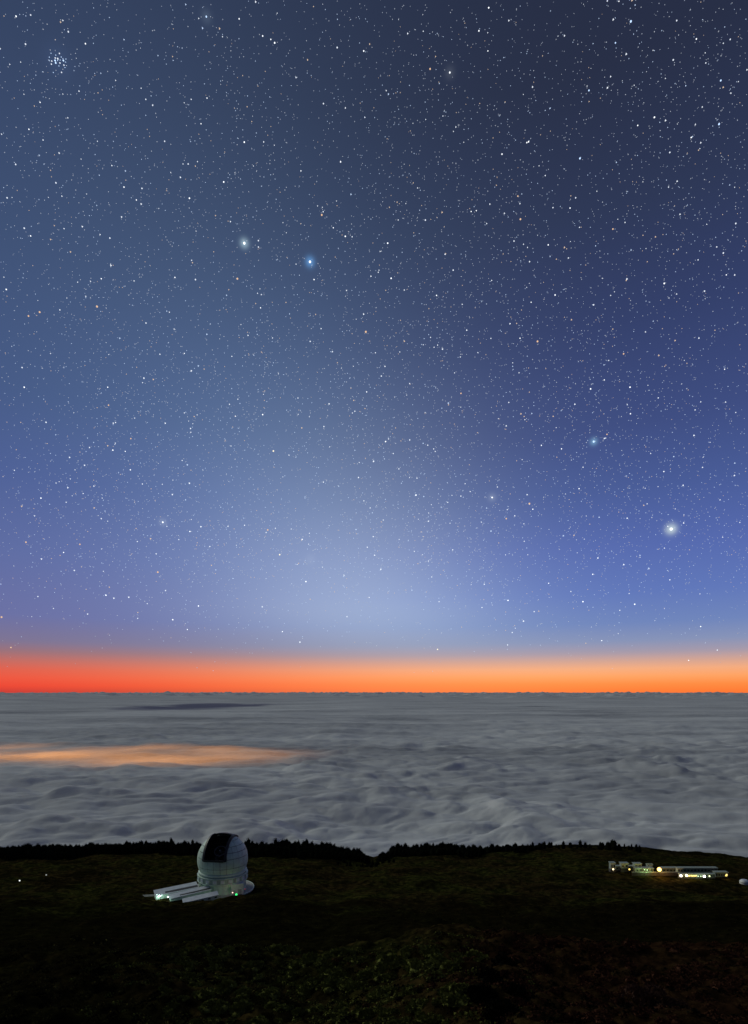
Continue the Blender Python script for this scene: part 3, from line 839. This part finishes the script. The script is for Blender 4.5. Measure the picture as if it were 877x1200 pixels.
def put_shrub(px, py, size, meshes, label, group, squash=1.0):
    hp = hit(px, py)
    if hp is None: return
    s = size * hp[1] / F / 2.0
    o = thing('shrub', label, 'shrub', (hp[0], hp[1], hp[2] - .12 * s), random.uniform(0, 6.28), group, random.choice(meshes))
    o.scale = (s, s, s * squash)
    return o


for k in range(130):
    put_shrub(random.uniform(190, 560), 1112 + 92 * random.random(), random.uniform(12, 34), SG, 'rounded green shrub on the near slope at the bottom centre', 'green shrubs on the near slope', random.uniform(.8, 1.2))
for k in range(60):
    put_shrub(random.uniform(-5, 330), 1098 + 104 * random.random(), random.uniform(10, 26), SO, 'dim olive shrub on the near slope at bottom left', 'olive shrubs on the near slope at left', random.uniform(.8, 1.2))
for k in range(90):
    put_shrub(random.uniform(585, 882), 1106 + 98 * random.random(), random.uniform(10, 28), SRr, 'dim rust brown shrub on the near slope at bottom right', 'rust brown shrubs on the near slope at right', random.uniform(.8, 1.2))
for px, py, s in ((572, 1150, 34), (566, 1172, 40), (580, 1190, 46), (590, 1130, 26), (600, 1165, 34)):
    put_shrub(px, py, s, SD, 'blackish shrub in the dark clump dividing green slope from rust slope', 'blackish shrubs in the dark clump', 1.3)
pm = [shrub_mesh('shrub', 390, m_sp, .9, 700, .06, False)]
put_shrub(760, 1172, 46, pm, 'large pale dry shrub with thin twigs at the bottom right', None, 1.3)
put_shrub(790, 1180, 30, pm, 'small pale dry shrub right of the larger dry one', None, 1.0)

# low scrub over the middle slopes, countless
VS, FS, b0 = [], [], 0
tuft = shrub_mesh('tuft', 401, m_sd, .7, 22, .2)
tv = np.array([v_.co[:] for v_ in tuft.vertices])[:132]; tf = [tuple(p_.vertices) for p_ in tuft.polygons if max(p_.vertices) < 132]
idx = []
N = 9000
ss = rng.uniform(-20, 897, N); ys = np.where(rng.random(N) < .55, 74 + 120 * rng.random(N), 190 + 440 * rng.random(N) ** .8); xs = (ss - CX) / F * ys; gs = ground_z(xs, ys)
mk = perlin(xs / 30, ys / 30, 91)
for k in range(N):
    x_, y_ = xs[k], ys[k]
    if math.hypot(x_ - DOME.x, y_ - DOME.y) < 25 or (-160 < x_ < -105 and 405 < y_ < 440) or (195 < x_ < 320 and 495 < y_ < 540): continue
    if mk[k] < -.25: continue
    s = rng.uniform(.45, 1.1) if y_ < 200 else rng.uniform(.4, 1.0)
    VS.append(tv * np.array([s, s, s * .9]) + np.array([x_, y_, gs[k]])); FS += [tuple(i + b0 for i in f) for f in tf]; b0 += len(tv)
    sj = ss[k] + mk[k] * 160 + random.gauss(0, 55)
    zone = 2 if 195 < sj < 560 else (1 if sj < 300 else 3)
    idx += [(0 if k % 3 == 0 else zone) if y_ < 200 else (0 if k % 4 == 0 else 1)] * len(tf)
link('scrub', mesh('scrub', np.concatenate(VS), FS, (m_sd, m_so, m_sg, m_sr), idx=idx), kind='stuff')

# ------------------------------------------------------------------ stars
SRAD = 5.0e5
PXR = SRAD / F                       # metres per photo pixel at that distance
octa = MB(); ball(octa, (0, 0, 0), 1, 8, 6)
STAR_M = {k: (octa.mesh('star', glow('star_' + k, c, s, False))) for k, c, s in (
    ('white', (.92, .97, 1), 1.5), ('blue', (.50, .70, 1), 1.3), ('orange', (1, .62, .32), .85), ('yellow', (1, .90, .62), 1.2), ('pale', (.82, .90, 1), 1.0))}


def star(px, py, r, kind, label, group='stars scattered over the night sky'):
    d = sky_dir(px, py); dist = SRAD
    o = thing('star', label, 'star', d * dist, 0, group, STAR_M[kind])
    rr = .72 * r * PXR * d.y
    o.scale = (rr, rr, rr)
    return o


star(286.5, 285, 1.9, 'white', 'bright white star left of the blue star in the upper middle sky', None)
star(363.5, 306.8, 1.8, 'white', 'bright star with a blue halo in the upper middle sky', None)
star(786.8, 620, 2.3, 'white', 'largest greenish white star low on the right side of the sky', None)
star(696, 517.5, 1.6, 'blue', 'bright blue star above and left of the largest star', None)
star(711.5, 509, 1.0, 'orange', 'small orange star just right of the bright blue star', None)
star(527.3, 85, 1.2, 'white', 'brighter white star at the top, right of the middle', None)
star(242, 19.5, 1.2, 'blue', 'brighter bluish star near the top edge left of the middle', None)
star(191, 612, 1.25, 'white', 'brighter white star low on the left side of the sky', None)
star(577, 583, 1.2, 'white', 'brighter white star with orange pair to its right below the middle right sky', None)
star(320.6, 528.5, 1.25, 'yellow', 'yellowish star inside the pale glow at its upper left', None)
star(314, 621, 1.2, 'orange', 'orange star on the left edge of the pale glow', None)
star(328, 650, 1.15, 'yellow', 'yellow star just below the orange one on the edge of the pale glow', None)
star(513, 761, 1.0, 'yellow', 'yellow star sitting in the orange band above the horizon', None)
star(540.4, 461, 1.05, 'orange', 'orange star in the middle right of the sky', None)
star(690.4, 106, 1.1, 'blue', 'deep blue star near the top right', None)
PLE = [(312, 225), (310, 262), (320, 297), (350, 236), (347, 262), (385, 255), (382, 298), (432, 262), (367, 342), (262, 270), (225, 260), (225, 212), (256, 315), (320, 182),
       (250, 155), (374, 158), (456, 365), (284, 438), (405, 436), (465, 285), (470, 240), (440, 330), (400, 210)]
for k, (zx, zy) in enumerate(PLE):
    star(40 + zx / 12.53, 50 + zy / 12.53, (1.15 if k in (7, 3, 1, 2) else .9 if k % 3 == 0 else .58), 'blue' if k % 3 else 'pale', 'tiny blue star in the tight cluster at the upper left', 'tight star cluster at the upper left')
Z1 = '60,103 200,102 72,35 38,38 185,213 94,239 68,302 228,330 330,206 341,232 357,246 447,232 484,229 470,289 559,44 614,84 633,92 642,100 788,111 850,119 692,181 756,242 796,378 571,332 131,427 290,437 332,440 443,463 523,425 428,383 440,383 17,462 150,534 57,533 72,551 257,556 319,467 604,577 604,562 779,532 807,552 823,553 448,608 409,648 457,653 609,719 611,688 602,685 734,653 692,617 237,651 15,676 160,74 37,384 101,327 385,330'
O1 = '752,502 555,651 227,716 93,729 67,738 855,775'
Z2 = '271,18 269,119 248,72 756,91 835,92 819,101 702,140 778,147 710,48 562,45 744,321 694,356 619,293 658,274 364,331 360,333 164,271 403,410 461,486 421,485 474,462 691,437 848,522 483,531 330,563 410,572 169,594 188,631 43,650 149,690 123,514 35,568 370,706 426,689 516,712 344,790 135,788 760,607 819,591 775,680 681,662 826,642 548,2 575,3 118,73 302,360 230,494 242,492'
B2 = '567,100 603,50 813,188 809,290 484,370'
O2 = '134,161 339,458 345,512 561,535'
Z3 = '431,68 431,207 556,175 252,147 52,101 57,147 374,70 265,231 264,294 293,297 108,229 34,341 163,311 96,406 237,454 252,460 239,406 533,472 444,484 418,503 149,533 174,575 89,636 242,577 438,713 660,718 248,633 464,658 387,622 715,601 865,429 757,239 857,158 614,211 542,75 637,32 725,40 777,64 613,660 811,683 333,373 305,340 404,690 322,687'
O3 = '254,189 306,267 187,514 369,579 26,755 4,684 61,509'
Z4 = '366,420 374,432 20,121 327,90 276,33 822,105 694,597 599,629 612,654 526,546 514,584 491,648 411,605 535,739 333,710 326,720 315,749 316,645 130,460 155,648 766,706 805,761 738,785 509,151 601,147 602,209 667,172 753,200 680,344 725,376 441,291 394,283 30,274 48,302 101,399 118,48 163,58 482,384 541,130 848,206'
O4 = '312,454 586,69 385,40 366,419'
cnt = 15 + len(PLE)
for txt, ox, oy, kinds in ((Z1, 0, 0, 'wp'), (Z2, 437, 0, 'wp'), (B2, 437, 0, 'b'), (Z3, 0, 380, 'wp'), (Z4, 437, 380, 'wp'), (O1, 0, 0, 'o'), (O2, 437, 0, 'o'), (O3, 0, 380, 'o'), (O4, 437, 380, 'o')):
    for tkn in txt.split():
        zx, zy = map(float, tkn.split(','))
        kk = {'w': 'white', 'p': 'pale', 'b': 'blue', 'o': 'orange'}[random.choice(kinds)]
        lab = {'white': 'small white star among the many scattered over the sky', 'pale': 'small pale bluish white star among the many scattered over the sky',
               'blue': 'small deep blue star in the upper right of the sky', 'orange': 'small orange star among the white ones'}[kk]
        star(ox + zx / 1.9932, oy + zy / 1.9932, random.uniform(.72, 1.12) * (1.35 if kk in ('orange', 'blue') else 1), kk, lab, 'small ' + kk + ' stars scattered over the sky'); cnt += 1

# countless faint stars all over the sky, tiny solid bodies of several brightnesses
FM = [glow('faint_star', c, s, False) for c, s in (((.85, .92, 1), 1.1), ((.55, .72, 1), .9), ((1, .72, .45), .7), ((.80, .88, 1), .60), ((.70, .80, 1), .42))]
NS = 150000
zc = rng.uniform(.03, 1, NS); aa = rng.uniform(-math.pi, math.pi, NS)
hh_ = np.sqrt(1 - zc * zc); dirs = np.stack([hh_ * np.sin(aa), hh_ * np.cos(aa), zc], -1)
cl = np.array([perlin(dirs[:, 0] * 7 + 9, dirs[:, 2] * 7 + dirs[:, 1] * 3, 81)])[0]
keep = rng.random(NS) < (.8 + .28 * cl) * np.clip((zc - .05) / .16, .04, 1)
dirs = dirs[keep]; NS = len(dirs)
q = rng.random(NS)
size = (.27 + .21 * rng.random(NS)) + np.where(q > .82, .06, 0) + np.where(q > .965, .16, 0) + np.where(q > .99, .22, 0)
ov = np.array([(1, 1, 1), (1, -1, -1), (-1, 1, -1), (-1, -1, 1)], float) * .8
of = np.array([(0, 1, 2), (0, 3, 1), (0, 2, 3), (1, 3, 2)])
SV = (dirs * SRAD * 1.01)[:, None, :] + ov[None] * (size * PXR * np.maximum(dirs[:, 1], .6))[:, None, None]
SF = (np.arange(NS) * 4)[:, None, None] + of[None]
me = bpy.data.meshes.new('faint_stars')
me.vertices.add(NS * 4); me.vertices.foreach_set('co', SV.reshape(-1).astype(np.float32))
fl_ = SF.reshape(-1, 3)
me.loops.add(fl_.size); me.loops.foreach_set('vertex_index', fl_.reshape(-1).astype(np.int32))
me.polygons.add(len(fl_)); me.polygons.foreach_set('loop_start', np.arange(0, fl_.size, 3, dtype=np.int32))
for m in FM: me.materials.append(m)
ci = np.where(q > .955, rng.choice([0, 0, 0, 1, 2], NS), rng.choice([1, 1, 3, 3, 4, 4, 4, 3, 4, 4, 4, 2, 4, 3, 1, 4], NS))
me.polygons.foreach_set('material_index', np.repeat(ci, 4).astype(np.int32)); me.update(calc_edges=True)
link('faint_stars', me, kind='stuff')
